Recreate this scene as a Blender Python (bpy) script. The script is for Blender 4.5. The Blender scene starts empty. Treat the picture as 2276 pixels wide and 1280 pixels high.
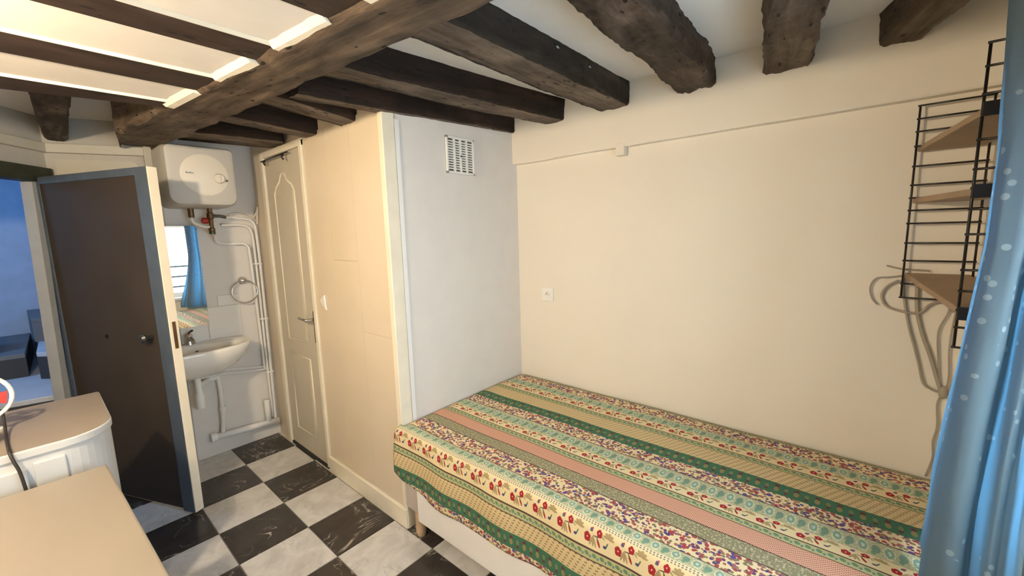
import bpy, bmesh, math, random
from mathutils import Vector, Matrix, noise
import numpy as np
random.seed(7)
C = bpy.context.scene.collection
S = .31            # side of a floor tile, metres
# ------------------------------------------------------------------ camera
def cam_basis(yaw, pitch, roll):
    f = Vector((math.sin(yaw)*math.cos(pitch), math.cos(yaw)*math.cos(pitch), -math.sin(pitch)))
    r = Vector((math.cos(yaw), -math.sin(yaw), 0)); u = r.cross(f)
    return r*math.cos(roll)+u*math.sin(roll), u*math.cos(roll)-r*math.sin(roll), f
r_, u_, f_ = cam_basis(-.709, .137, -.027)
cd = bpy.data.cameras.new('camera'); cam = bpy.data.objects.new('camera', cd); C.objects.link(cam)
cam.matrix_world = Matrix(((r_.x, u_.x, -f_.x, 3.3235), (r_.y, u_.y, -f_.y, -.4554), (r_.z, u_.z, -f_.z, 1.4812), (0, 0, 0, 1)))
cd.sensor_width = 36; cd.lens = 914.547*36/2276; cd.clip_start = .02
bpy.context.scene.camera = cam
# ------------------------------------------------------------------ world, lights, exposure
sc = bpy.context.scene
w = bpy.data.worlds.new('daylight'); sc.world = w; w.use_nodes = True
bg = w.node_tree.nodes['Background']; bg.inputs[0].default_value = (.42, .78, 1, 1); bg.inputs[1].default_value = 2.2
vs = sc.view_settings; vs.view_transform = 'Standard'; vs.look = 'None'; vs.gamma = 1; vs.exposure = 0; vs.use_curve_mapping = False
sc.cycles.max_bounces = 10; sc.cycles.diffuse_bounces = 4; sc.cycles.use_denoising = True
sc.cycles.sample_clamp_indirect = 8
def lamp(name, kind, loc, energy, col, size=.05, sy=None, d=None, portal=False):
    l = bpy.data.lights.new(name, kind); l.energy = energy; l.color = col
    o = bpy.data.objects.new(name, l); o.location = loc; C.objects.link(o)
    if kind == 'AREA':
        l.shape = 'RECTANGLE'; l.size = size; l.size_y = sy or size
        o.rotation_euler = Vector(d).to_track_quat('-Z', 'Y').to_euler()
        if portal: l.cycles.is_portal = True
    else: l.shadow_soft_size = size
    return o
LAMP = Vector((1.97, -.93, 1.915))
lamp('ceiling_bulb_light', 'POINT', LAMP, 96, (1, .80, .54), .04)
WA, WB = Vector((3.62, 1.60, 0)), Vector((3.97, -1.70, 0))      # foot line of the window wall
wd = (WB-WA).normalized(); wn = Vector((-wd.y, wd.x, 0))         # wn points outdoors
if wn.x < 0: wn = -wn
def W(t, n, z): p = WA+wd*t+wn*n; return Vector((p.x, p.y, z))
WT0, WT1, WZ0, WZ1 = .55, 2.05, .72, 1.70                        # window opening along the wall
lamp('window_portal', 'AREA', W((WT0+WT1)/2, .26, (WZ0+WZ1)/2), 1, (1, 1, 1), WT1-WT0, WZ1-WZ0, -wn, portal=True)
lamp('sky_through_window', 'AREA', W((WT0+WT1)/2, .55, 1.25), 66, (.78, .89, 1), 1.5, 1.2, -wn+Vector((0, 0, .06)))
lamp('landing_daylight', 'AREA', (-.75, -1.47, 1.9), 13, (.22, .50, 1), .6, .6, (-.1, .8, -.6))  # added area light standing in for stairwell daylight; no window is built

# ------------------------------------------------------------------ node helpers
class X:
    nt = None
    def __init__(s, v): s.v = v
    @staticmethod
    def m(op, *a, clamp=False):
        n = X.nt.nodes.new('ShaderNodeMath'); n.operation = op; n.use_clamp = clamp
        for i, q in enumerate(a):
            q = q.v if isinstance(q, X) else q
            if isinstance(q, (int, float)): n.inputs[i].default_value = q
            else: X.nt.links.new(q, n.inputs[i])
        return X(n.outputs[0])
    def __add__(s, o): return X.m('ADD', s, o)
    __radd__ = __add__
    def __sub__(s, o): return X.m('SUBTRACT', s, o)
    def __rsub__(s, o): return X.m('SUBTRACT', o, s)
    def __mul__(s, o): return X.m('MULTIPLY', s, o)
    __rmul__ = __mul__
    def __truediv__(s, o): return X.m('DIVIDE', s, o)
    def __lt__(s, o): return X.m('LESS_THAN', s, o)
    def __gt__(s, o): return X.m('GREATER_THAN', s, o)
    def fr(s): return X.m('FRACT', s)
    def fl(s): return X.m('FLOOR', s)
    def ab(s): return X.m('ABSOLUTE', s)
    def mx(s, o): return X.m('MAXIMUM', s, o)
    def mn(s, o): return X.m('MINIMUM', s, o)
def new_mat(name):
    m = bpy.data.materials.new(name); m.use_nodes = True; nt = m.node_tree
    return m, nt, nt.nodes['Principled BSDF']
def mixc(nt, f, a, b, mode='MIX'):
    n = nt.nodes.new('ShaderNodeMix'); n.data_type = 'RGBA'; n.blend_type = mode
    for i, q in ((0, f), (6, a), (7, b)):
        q = q.v if isinstance(q, X) else q
        if isinstance(q, (int, float)): n.inputs[i].default_value = q
        elif isinstance(q, tuple): n.inputs[i].default_value = (*q[:3], 1)
        else: nt.links.new(q, n.inputs[i])
    return n.outputs[2]
def tex(nt, kind, scale=1, vec=None, **k):
    n = nt.nodes.new('ShaderNodeTex'+kind); n.inputs['Scale'].default_value = scale
    for a, b in k.items():
        if hasattr(n, a): setattr(n, a, b)
        else: n.inputs[a.replace('_', ' ')].default_value = b
    if vec is not None: nt.links.new(vec, n.inputs['Vector'])
    return n
def coords(nt, kind='Object', scale=None):
    tc = nt.nodes.new('ShaderNodeTexCoord').outputs[kind]
    if scale:
        mp = nt.nodes.new('ShaderNodeMapping'); mp.inputs['Scale'].default_value = scale
        nt.links.new(tc, mp.inputs[0]); tc = mp.outputs[0]
    return tc
def ramp(nt, f, stops):
    n = nt.nodes.new('ShaderNodeValToRGB'); e = n.color_ramp.elements
    while len(e) < len(stops): e.new(.5)
    for el, (p, c) in zip(e, stops): el.position = p; el.color = (*c, 1)
    nt.links.new(f, n.inputs[0]); return n.outputs[0]
def bump(nt, b, h, strength=.2, dist=.002):
    n = nt.nodes.new('ShaderNodeBump'); n.inputs['Strength'].default_value = strength; n.inputs['Distance'].default_value = dist
    nt.links.new(h, n.inputs['Height']); nt.links.new(n.outputs[0], b.inputs['Normal'])
def plain(name, col, rough=.5, metal=0, var=.06, nscale=9, bmp=0, bscale=60, spec=None, coat=0):
    m, nt, b = new_mat(name)
    v = coords(nt); n = tex(nt, 'Noise', nscale, v, Detail=3)
    lo = tuple(max(0, c*(1-var)) for c in col); hi = tuple(min(1, c*(1+var)) for c in col)
    nt.links.new(ramp(nt, n.outputs[0], [(.3, lo), (.7, hi)]), b.inputs['Base Color'])
    b.inputs['Roughness'].default_value = rough; b.inputs['Metallic'].default_value = metal
    if spec is not None: b.inputs['Specular IOR Level'].default_value = spec
    if coat: b.inputs['Coat Weight'].default_value = coat
    if bmp:
        bump(nt, b, tex(nt, 'Noise', bscale, v, Detail=4).outputs[0], bmp)
    return m
M = {}
M['plaster'] = plain('white_plaster', (.76, .71, .62), .75, var=.015, nscale=3, bmp=.05, bscale=35)
M['ceiling'] = plain('ceiling_plaster', (.78, .76, .72), .8, var=.03, nscale=4, bmp=.2, bscale=30)
M['panel'] = plain('ceiling_panel_paint', (.78, .73, .66), .6, var=.03, bmp=.1)
M['cream'] = plain('cream_gloss_paint', (.82, .76, .62), .35, var=.04, bmp=.05)
M['whitewall'] = plain('white_wall_paint', (.73, .695, .65), .6, var=.02, bmp=.05)
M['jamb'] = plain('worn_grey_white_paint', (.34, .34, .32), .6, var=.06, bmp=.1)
M['landing'] = plain('landing_wall_blue_lit', (.40, .52, .68), .7)  # white walls; the blue daylight is put into their colour
M['dimplaster'] = plain('dim_lit_plaster', (.42, .40, .36), .75, var=.04, bmp=.1)  # plaster darkened in colour where the lamp light is weak
M['dimcream'] = plain('dim_lit_cream_paint', (.45, .43, .37), .5, var=.04, bmp=.1)  # cream darkened too, weak lamp light by the doorway put into it
M['heater'] = plain('heater_enamel', (.50, .48, .44), .5, var=.01)
M['heaterface'] = plain('heater_face_plastic', (.70, .66, .58), .45, var=.01)
M['laminate'] = plain('cream_laminate', (.70, .60, .46), .36, var=.02, nscale=4)
M['doorwhite'] = plain('white_door_paint', (.56, .51, .42), .45, var=.02)
M['white'] = plain('white_enamel', (.82, .82, .80), .28, var=.01)
M['plastic'] = plain('white_plastic', (.80, .79, .75), .4, var=.01)
M['ceramic'] = plain('white_ceramic', (.84, .82, .77), .12, var=.01, coat=.4)
M['chrome'] = plain('chrome', (.55, .55, .54), .18, 1, var=.02)
M['steel'] = plain('dull_steel', (.10, .10, .10), .4, .8)
M['brass'] = plain('aged_brass', (.16, .10, .05), .45, .7, var=.3)
M['black'] = plain('black_enamel', (.012, .010, .010), .35)
M['rubber'] = plain('black_rubber', (.015, .015, .016), .6)
M['red'] = plain('red_plastic', (.35, .02, .015), .35)
M['greencap'] = plain('green_plastic', (.05, .09, .02), .4)
M['blueink'] = plain('blue_ink', (.12, .16, .30), .5)
M['brownpanel'] = plain('brown_door_paint', (.046, .036, .027), .75, var=.10, nscale=3, spec=.15)
M['bluegrey'] = plain('blue_grey_paint', (.062, .082, .108), .65, var=.10, nscale=14, bmp=.15)
M['darkgreen'] = plain('dark_green_beam_paint', (.022, .028, .016), .6, var=.4, bmp=.4)
M['sommier'] = plain('taupe_fabric', (.46, .41, .38), .9, var=.04, bmp=.15, bscale=300)
M['sheet'] = plain('white_cotton', (.80, .78, .76), .9, var=.02, bmp=.1, bscale=200)
M['legwood'] = plain('beech', (.50, .35, .22), .5, var=.12, nscale=20)
M['chipboard'] = plain('pale_shelf_board', (.30, .21, .135), .55, var=.08, nscale=14)
M['desktop'] = plain('cream_desk_top', (.26, .23, .195), .38, var=.03, nscale=5)
M['cabtop'] = plain('beige_cabinet_top', (.24, .205, .17), .45, var=.05, nscale=8)
M['cabinet'] = plain('white_cabinet', (.52, .54, .56), .4, var=.02)
M['shadowgap'] = plain('dark_gap', (.03, .03, .03), .9)
M['grout'] = plain('grey_grout', (.20, .18, .16), .9)
M['grey'] = plain('grey_step_paint', (.16, .17, .18), .6)
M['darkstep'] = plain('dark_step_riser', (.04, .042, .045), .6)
M['treadlight'] = plain('lit_tread', (.60, .64, .70), .35)  # light falling on the treads is put into their colour
M['slot'] = plain('vent_slot_dark', (.10, .10, .07), .8)
M['cable'] = plain('painted_cable', (.33, .29, .235), .6)
M['whitecable'] = plain('white_cable', (.70, .65, .55), .5)
m, nt, b = new_mat('mirror_silver'); b.inputs['Base Color'].default_value = (.9, .92, .92, 1); b.inputs['Metallic'].default_value = 1; b.inputs['Roughness'].default_value = .01; M['mirror'] = m
m, nt, b = new_mat('window_glass'); b.inputs['Transmission Weight'].default_value = 1; b.inputs['Roughness'].default_value = 0; b.inputs['IOR'].default_value = 1.0; b.inputs['Specular IOR Level'].default_value = .2; M['glass'] = m
m, nt, b = new_mat('bulb_glow'); b.inputs['Emission Color'].default_value = (1, .78, .5, 1); b.inputs['Emission Strength'].default_value = 6; M['bulb'] = m
# old oak: grain runs along local x
def wood(name, dark, mid, light, bs=.9, hi=.78, specks=False):
    m, nt, b = new_mat(name)
    v = coords(nt, 'Object', (3, 22, 22)); n = tex(nt, 'Noise', 1, v, Detail=9, Roughness=.68, Distortion=.5)
    v2 = coords(nt, 'Object', (6, 9, 9)); n2 = tex(nt, 'Noise', 1, v2, Detail=5)
    f = X.nt = nt
    s = X(n.outputs[0])*.55+X(n2.outputs[0])*.45
    col = ramp(nt, s.v, [(.36, dark), (.52, mid), (hi, light)])
    pit = tex(nt, 'Voronoi', 1, coords(nt, 'Object', (14, 38, 38)), Randomness=1); pn = tex(nt, 'Noise', 7, coords(nt, 'Object'), Detail=1)
    col = mixc(nt, (X(pit.outputs['Distance']) < .20)*(X(pn.outputs[0]) > .5), col, tuple(c*.35 for c in dark))
    if specks:
        sp = tex(nt, 'Voronoi', 1, coords(nt, 'Object', (9, 22, 22)), Randomness=1); sn = tex(nt, 'Noise', 3, coords(nt, 'Object'), Detail=1)
        col = mixc(nt, (X(sp.outputs['Distance']) < .11)*(X(sn.outputs[0]) > .55), col, (.5, .52, .5))
    nt.links.new(col, b.inputs['Base Color'])
    b.inputs['Roughness'].default_value = .7; b.inputs['Specular IOR Level'].default_value = .3
    bump(nt, b, s.v, bs, .02); return m
M['oak'] = wood('old_dark_oak', (.008, .005, .004), (.038, .025, .017), (.22, .165, .12))
M['oakspeck'] = wood('dark_oak_with_paint_specks', (.006, .005, .004), (.022, .016, .012), (.09, .07, .05), .9, .82, True)
M['oakpale'] = wood('pale_oak', (.022, .015, .011), (.115, .085, .062), (.30, .235, .18), 1)  # paler oak, set on the bottom faces of most joists
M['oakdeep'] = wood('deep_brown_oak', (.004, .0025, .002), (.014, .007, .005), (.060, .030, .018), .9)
M['oakbark'] = wood('bark_like_oak', (.008, .005, .004), (.050, .032, .021), (.20, .14, .10), 1)
M['oakmain'] = wood('dusty_brown_oak', (.020, .013, .009), (.100, .070, .047), (.27, .20, .14), 1)
M['oakboard'] = wood('planed_brown_board', (.020, .012, .008), (.045, .027, .019), (.085, .057, .045), .15)
def marble(name, base, lo, vein, amt, sc_=7):
    m, nt, b = new_mat(name); X.nt = nt
    oi = nt.nodes.new('ShaderNodeObjectInfo'); tc = coords(nt, 'Object')
    vm = nt.nodes.new('ShaderNodeVectorMath'); vm.operation = 'SCALE'; vm.inputs[0].default_value = (17, 31, 5)
    nt.links.new(oi.outputs['Random'], vm.inputs['Scale'])
    va = nt.nodes.new('ShaderNodeVectorMath'); nt.links.new(tc, va.inputs[0]); nt.links.new(vm.outputs[0], va.inputs[1])
    n = tex(nt, 'Noise', sc_, va.outputs[0], Detail=6, Distortion=1.2, Roughness=.6)
    base_c = ramp(nt, n.outputs[0], [(.3, lo), (.62, base)])
    wv = tex(nt, 'Noise', 4.2, va.outputs[0], Detail=5, Distortion=1.6, Roughness=.55)
    d = (X(wv.outputs[0])-.5).ab(); line = X.m('SUBTRACT', 1, d*65, clamp=True)
    n3 = tex(nt, 'Noise', 6, va.outputs[0], Detail=1)
    msk = X.m('MULTIPLY', X(n3.outputs[0])-.44, 6, clamp=True)
    nt.links.new(mixc(nt, line*msk*amt, base_c, vein), b.inputs['Base Color'])
    b.inputs['Roughness'].default_value = .28; return m
M['marblewhite'] = marble('white_veined_marble', (.66, .64, .61), (.47, .455, .43), (.36, .35, .34), .6)
M['marbleblack'] = marble('black_veined_marble', (.050, .042, .037), (.020, .017, .016), (.55, .50, .44), .9)
# ------------------------------------------------------------------ bedspread (UV: u = metres along the bed, v = metres across from the back wall)
def bedspread_mat():
    m, nt, b = new_mat('striped_floral_print'); X.nt = nt
    uvn = nt.nodes.new('ShaderNodeUVMap'); uvn.uv_map = 'cloth'
    sep = nt.nodes.new('ShaderNodeSeparateXYZ'); nt.links.new(uvn.outputs[0], sep.inputs[0])
    wob = tex(nt, 'Noise', 9, uvn.outputs[0], Detail=2)
    u, v = X(sep.outputs[0]), X(sep.outputs[1])+(X(wob.outputs[0])-.5)*.006
    def comb(a, c):
        n = nt.nodes.new('ShaderNodeCombineXYZ')
        for i, q in enumerate((a, c)): nt.links.new(q.v, n.inputs[i])
        return n.outputs[0]
    def ell(p, q, cx, cy, rx, ry, rot=0):
        dx, dy = p-cx, q-cy
        if rot:
            c, s = math.cos(rot), math.sin(rot); dx, dy = dx*c+dy*s, dy*c-dx*s
        dx, dy = dx*(1/rx), dy*(1/ry)
        return (dx*dx+dy*dy) < 1
    CREAM, RED, TEAL, GRN = (.70, .60, .37), (.32, .022, .030), (.15, .27, .22), (.050, .145, .090)
    OLIVE, TAN, DKBR, NAVY = (.20, .20, .11), (.46, .36, .20), (.10, .055, .05), (.05, .05, .16)
    # --- generic motifs
    def dense():
        vo = tex(nt, 'Voronoi', 1, comb(u*95, v*95), Randomness=1.0)
        sc3 = nt.nodes.new('ShaderNodeSeparateColor'); nt.links.new(vo.outputs['Color'], sc3.inputs[0])
        rr = nt.nodes.new('ShaderNodeValToRGB'); rr.color_ramp.interpolation = 'CONSTANT'; e = rr.color_ramp.elements
        cols = [(0, (.13, .06, .16)), (.13, (.32, .07, .07)), (.28, (.28, .17, .10)), (.44, (.07, .07, .20)), (.54, (.30, .13, .14)), (.68, (.20, .19, .11)), (.84, CREAM)]
        while len(e) < len(cols): e.new(.5)
        for el, (p, c) in zip(e, cols): el.position = p; el.color = (*c, 1)
        nt.links.new(sc3.outputs[0], rr.inputs[0])
        vo2 = tex(nt, 'Voronoi', 1, comb(u*38+3.7, v*38), Randomness=.9)
        big = X(vo2.outputs['Distance']) < .29
        s4 = nt.nodes.new('ShaderNodeSeparateColor'); nt.links.new(vo2.outputs['Color'], s4.inputs[0])
        bc = mixc(nt, X(s4.outputs[1]) > .5, (.34, .06, .07), (.10, .07, .25))
        small = mixc(nt, X(vo.outputs['Distance']) < .56, CREAM, rr.outputs[0])
        return mixc(nt, big, small, bc)
    DENSE = dense()
    def sage():
        n = tex(nt, 'Noise', 150, uvn.outputs[0], Detail=2)
        return mixc(nt, X(n.outputs[0]) > .56, (.23, .225, .14), (.46, .42, .28))
    def teal(v0, v1):
        q = (v-v0)*(1/(v1-v0)); p = (u*(1/.0575)).fr(); r = .0575/(v1-v0)
        c = mixc(nt, ell(p, q, .25, .5, .17, .25), (.47, .46, .30), TEAL)
        c = mixc(nt, ell(p, q, .16, .78, .10, .12), c, (.14, .30, .20))
        ring = ell(p, q, .75, .5, .24, .40)-ell(p, q, .75, .5, .19, .31)
        c = mixc(nt, ell(p, q, .75, .5, .17, .27), c, (.20, .36, .32))
        c = mixc(nt, ell(p, q, .75, .5, .08, .13), c, (.50, .60, .50))
        c = mixc(nt, ring, c, (.62, .64, .44))
        n = tex(nt, 'Noise', 170, uvn.outputs[0], Detail=1)
        return mixc(nt, (X(n.outputs[0]) > .54)*.65, c, (.22, .31, .22))
    def green(v0, v1):
        q = (v-v0)*(1/(v1-v0)); p = (u*(1/.058)).fr()
        c = mixc(nt, ell(p, q, .25, .56, .13, .20), GRN, (.24, .22, .10))
        c = mixc(nt, ell(p, q, .25, .26, .13, .11), c, (.13, .04, .045))
        c = mixc(nt, ell(p, q, .75, .46, .11, .16), c, (.17, .20, .10))
        c = mixc(nt, ell(p, q, .75, .72, .10, .09), c, (.13, .04, .045))
        return c
    def beige(v0, v1):
        q = v*84; p = u*46+(q.fl())*.28
        d = ((p.fr()) < .42)*((q.fr()) < .38)
        n = tex(nt, 'Wave', 40, comb(u*1.0, v*.3), Distortion=1.0)
        c = mixc(nt, X(n.outputs[0])*.25, (.62, .50, .29), (.42, .31, .15))
        return mixc(nt, d*.85, c, (.17, .11, .06))
    def thin(v0, v1):
        q = (v-v0)*(1/(v1-v0)); p = (u*(1/.026)).fr()
        c = mixc(nt, ell(p, q, .35, .42, .30, .24, .4), (.42, .41, .22), (.13, .24, .14))
        c = mixc(nt, ell(p, q, .82, .62, .14, .16), c, (.10, .22, .22))
        return c
    def pink(v0, v1):
        a, c_ = ((u+v)*112).fr(), ((u-v)*112).fr()
        d = (a < .45)*(c_ < .45)
        return mixc(nt, d, (.62, .37, .26), (.25, .06, .07))
    def flower(v0, v1):
        q = (v-v0)*(1/(v1-v0)); p = (u*(1/.105)+.27).fr(); c = CREAM
        def pt(cx, cy, rx, ry, col, rot=0):
            nonlocal c; c = mixc(nt, ell(p, q, cx, cy, rx, ry, rot), c, col)
        A, L = RED, (.36, .28, .15)
        pt(.40, .40, .12, .025, (.10, .09, .07), -.2)         # stem
        pt(.62, .33, .10, .02, OLIVE, .9)
        for ang in (-.5, 0, .45): pt(.29+ang*.12, .66, .034, .22, L, -ang*.5)      # forked leaf
        for k in range(5):                                    # five-petalled tan star
            a = -2.9+k*.72; pt(.80+.085*math.cos(a), .28+.14*math.sin(a), .10, .055, L, a)
        pt(.74, .60, .022, .16, (.08, .14, .10), .3); pt(.68, .68, .055, .06, NAVY)
        pt(.235, .20, .045, .085, (.12, .07, .20)); pt(.27, .13, .028, .05, (.34, .10, .14)); pt(.20, .24, .022, .04, (.10, .20, .16))
        pt(.475, .64, .036, .17, A, -.28); pt(.44, .50, .018, .10, (.08, .10, .06), -.3)
        for k in range(5):
            a = k*1.2566-1.57
            pt(.10+.056*math.cos(a), .56+.105*math.sin(a), .062, .11, A, 0)
            pt(.50+.045*math.cos(a), .24+.08*math.sin(a), .050, .088, A, 0)
        pt(.10, .56, .020, .035, (.85, .55, .42)); pt(.495, .22, .016, .03, (.80, .45, .36))
        return c
    LINE = (.085, .05, .045)
    fl_c = {}
    bands = [(0, .042, 'sage'), (.042, .115, 'dense'), (.115, .178, 'teal'), (.178, .241, 'flower'), (.241, .246, LINE), (.246, .276, 'thin'), (.276, .279, LINE),
             (.279, .372, 'beige'), (.372, .445, 'green'), (.445, .519, 'dense'), (.519, .523, LINE), (.523, .594, 'teal'), (.594, .647, 'flower'), (.647, .652, LINE),
             (.652, .680, 'thin'), (.680, .683, LINE), (.683, .751, 'pink'), (.751, .755, LINE), (.755, .812, 'sage'), (.812, .816, LINE), (.816, .899, 'dense'),
             (.899, .902, LINE), (.902, .941, 'teal'), (.941, .953, 'dash'), (.953, 1.033, 'flower'), (1.033, 1.040, LINE), (1.040, 1.068, 'thin'),
             (1.068, 1.072, LINE), (1.072, 1.14, 'beige'), (1.14, 1.202, 'green'), (1.202, 1.5, 'dense')]
    SAGE = sage(); BEIGE = beige(0, 1); PINK = pink(0, 1)
    dash = mixc(nt, ((u*(1/.010)).fr() < .5)*(((v-.941)*(1/.006)).fr() > .4), (.66, .60, .44), (.18, .18, .13))
    res = (.5, .5, .4)
    for a, c_, k in bands:
        col = k if isinstance(k, tuple) else {'sage': lambda: SAGE, 'dense': lambda: DENSE, 'beige': lambda: BEIGE, 'pink': lambda: PINK, 'dash': lambda: dash,
               'teal': lambda: teal(a, c_), 'green': lambda: green(a, c_), 'thin': lambda: thin(a, c_), 'flower': lambda: flower(a, c_)}[k]()
        res = col if a == 0 else mixc(nt, v > a, res, col)
    nt.links.new(res, b.inputs['Base Color']); b.inputs['Roughness'].default_value = .85; b.inputs['Specular IOR Level'].default_value = .2
    wv = tex(nt, 'Noise', 420, uvn.outputs[0], Detail=2); bump(nt, b, wv.outputs[0], .25, .001)
    return m
M['spread'] = bedspread_mat()
def curtain_mat():
    m, nt, b = new_mat('blue_grey_curtain_cloth'); X.nt = nt
    v = coords(nt, 'Object')
    vo = tex(nt, 'Voronoi', 30, v, Randomness=.9)
    n = tex(nt, 'Noise', 2.6, v, Detail=2)
    sprig = (X(vo.outputs['Distance']) < .22)*(X(n.outputs[0]) > .50)
    col = mixc(nt, sprig*.45, (.115, .15, .16), (.38, .46, .48))
    nt.links.new(col, b.inputs['Base Color']); b.inputs['Roughness'].default_value = .9; b.inputs['Specular IOR Level'].default_value = .1
    tr = nt.nodes.new('ShaderNodeBsdfTranslucent'); nt.links.new(mixc(nt, sprig*.3, (.13, .38, .64), (.45, .62, .76)), tr.inputs[0])
    mx = nt.nodes.new('ShaderNodeMixShader'); mx.inputs[0].default_value = .34
    nt.links.new(b.outputs[0], mx.inputs[1]); nt.links.new(tr.outputs[0], mx.inputs[2])
    nt.links.new(mx.outputs[0], nt.nodes['Material Output'].inputs[0])
    wv = tex(nt, 'Noise', 260, coords(nt, 'Object', (.3, .3, 2)), Detail=2); bump(nt, b, wv.outputs[0], .3, .002)
    return m
M['curtain'] = curtain_mat()

# ------------------------------------------------------------------ mesh helpers
def finish(name, bm, mat, parent=None, smooth=False, loc=None, rot=None, bevel=0, seg=2):
    bmesh.ops.recalc_face_normals(bm, faces=bm.faces[:])
    me = bpy.data.meshes.new(name); bm.to_mesh(me); bm.free()
    for mm in (mat if isinstance(mat, (list, tuple)) else [mat]): me.materials.append(M[mm])
    if smooth:
        for p in me.polygons: p.use_smooth = True
    o = bpy.data.objects.new(name, me); C.objects.link(o)
    if parent is not None: o.parent = parent
    if loc is not None: o.location = loc
    if rot is not None: o.rotation_euler = (0, 0, rot)
    if bevel:
        md = o.modifiers.new('edge', 'BEVEL'); md.width = bevel; md.segments = seg; md.limit_method = 'ANGLE'; md.angle_limit = .6
    return o
def bx(bm, x0, x1, y0, y1, z0, z1, f=None):
    vs = [bm.verts.new((x, y, z)) for x in (x0, x1) for y in (y0, y1) for z in (z0, z1)]
    if f:
        for v in vs: v.co = f(*v.co)
    for q in ((0, 1, 3, 2), (4, 6, 7, 5), (0, 4, 5, 1), (2, 3, 7, 6), (0, 2, 6, 4), (1, 5, 7, 3)): bm.faces.new([vs[i] for i in q])
def hexa(bm, pts):      # 8 points: bottom ring 4, top ring 4
    vs = [bm.verts.new(p) for p in pts]
    for q in ((3, 2, 1, 0), (4, 5, 6, 7), (0, 1, 5, 4), (1, 2, 6, 5), (2, 3, 7, 6), (3, 0, 4, 7)): bm.faces.new([vs[i] for i in q])
def prism(bm, poly, z0, z1, f=None):
    a = [bm.verts.new(f(x, y, z0) if f else (x, y, z0)) for x, y in poly]
    b = [bm.verts.new(f(x, y, z1) if f else (x, y, z1)) for x, y in poly]
    bm.faces.new(a[::-1]); bm.faces.new(b)
    n = len(poly)
    for i in range(n): bm.faces.new([a[i], a[(i+1) % n], b[(i+1) % n], b[i]])
def smoothpath(pts, k=6):
    pts = [Vector(p) for p in pts]
    if len(pts) < 3 or k < 2: return pts
    out = []
    for i in range(len(pts)-1):
        p0 = pts[max(i-1, 0)]; p1 = pts[i]; p2 = pts[i+1]; p3 = pts[min(i+2, len(pts)-1)]
        for j in range(k):
            t = j/k
            out.append(.5*((2*p1)+(p2-p0)*t+(2*p0-5*p1+4*p2-p3)*t*t+(3*p1-p0-3*p2+p3)*t**3))
    return out+[pts[-1]]
def tube(bm, pts, r, n=10, k=6, closed=False, cap=True):
    P = smoothpath(pts, k); rings = []; up = None
    for i, p in enumerate(P):
        a = P[i-1] if (i > 0 or closed) else p; c = P[(i+1) % len(P)] if (i < len(P)-1 or closed) else p
        d = (c-a).normalized()
        if up is None: up = d.orthogonal().normalized()
        up = (up-d*up.dot(d)).normalized(); s = d.cross(up)
        rr = r(i/(len(P)-1)) if callable(r) else r
        rings.append([bm.verts.new(p+(up*math.cos(t)+s*math.sin(t))*rr) for t in [2*math.pi*j/n for j in range(n)]])
    m = len(rings)
    for i in range(m if closed else m-1):
        A, B = rings[i], rings[(i+1) % m]
        for j in range(n): bm.faces.new([A[j], A[(j+1) % n], B[(j+1) % n], B[j]])
    if cap and not closed: bm.faces.new(rings[0][::-1]); bm.faces.new(rings[-1])
def lathe(bm, prof, n=24, axis='z', o=(0, 0, 0)):
    o = Vector(o); rings = []
    for r, h in prof:
        ring = []
        for j in range(n):
            t = 2*math.pi*j/n; a, c = max(r, 1e-5)*math.cos(t), max(r, 1e-5)*math.sin(t)
            p = {'z': (a, c, h), 'x': (h, a, c), 'y': (a, h, c)}[axis]; ring.append(bm.verts.new(o+Vector(p)))
        rings.append(ring)
    for A, B in zip(rings, rings[1:]):
        for j in range(n): bm.faces.new([A[j], A[(j+1) % n], B[(j+1) % n], B[j]])
    bm.faces.new(rings[0][::-1]); bm.faces.new(rings[-1])
def BM(): return bmesh.new()
def box(name, ext, mat, parent=None, bevel=0, f=None, **k):
    bm = BM(); bx(bm, *ext, f=f); return finish(name, bm, mat, parent, bevel=bevel, **k)
def tubeo(name, pts, r, mat, parent=None, **k):
    bm = BM(); tube(bm, pts, r, **k); return finish(name, bm, mat, parent, smooth=True)
def latheo(name, prof, mat, parent=None, axis='z', o=(0, 0, 0), n=24):
    bm = BM(); lathe(bm, prof, n, axis, o); ob = finish(name, bm, mat, parent, smooth=True)
    md = ob.modifiers.new('s', 'EDGE_SPLIT'); md.split_angle = .7; return ob
def tag(o, label=None, cat=None, group=None, kind=None):
    if label: o['label'] = label
    if cat: o['category'] = cat
    if group: o['group'] = group
    if kind: o['kind'] = kind
    return o
def struct(o, label): o['kind'] = 'structure'; o['label'] = label; return o
def thing(name, label, cat, loc=(0, 0, 0), group=None, kind=None):
    o = bpy.data.objects.new(name, None); C.objects.link(o); o.location = loc; o.empty_display_size = .1
    return tag(o, label, cat, group, kind)
def keep(o, parent):     # parent while keeping the world place
    o.parent = parent; o.matrix_parent_inverse = Matrix.Translation(-parent.location); return o

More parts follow.
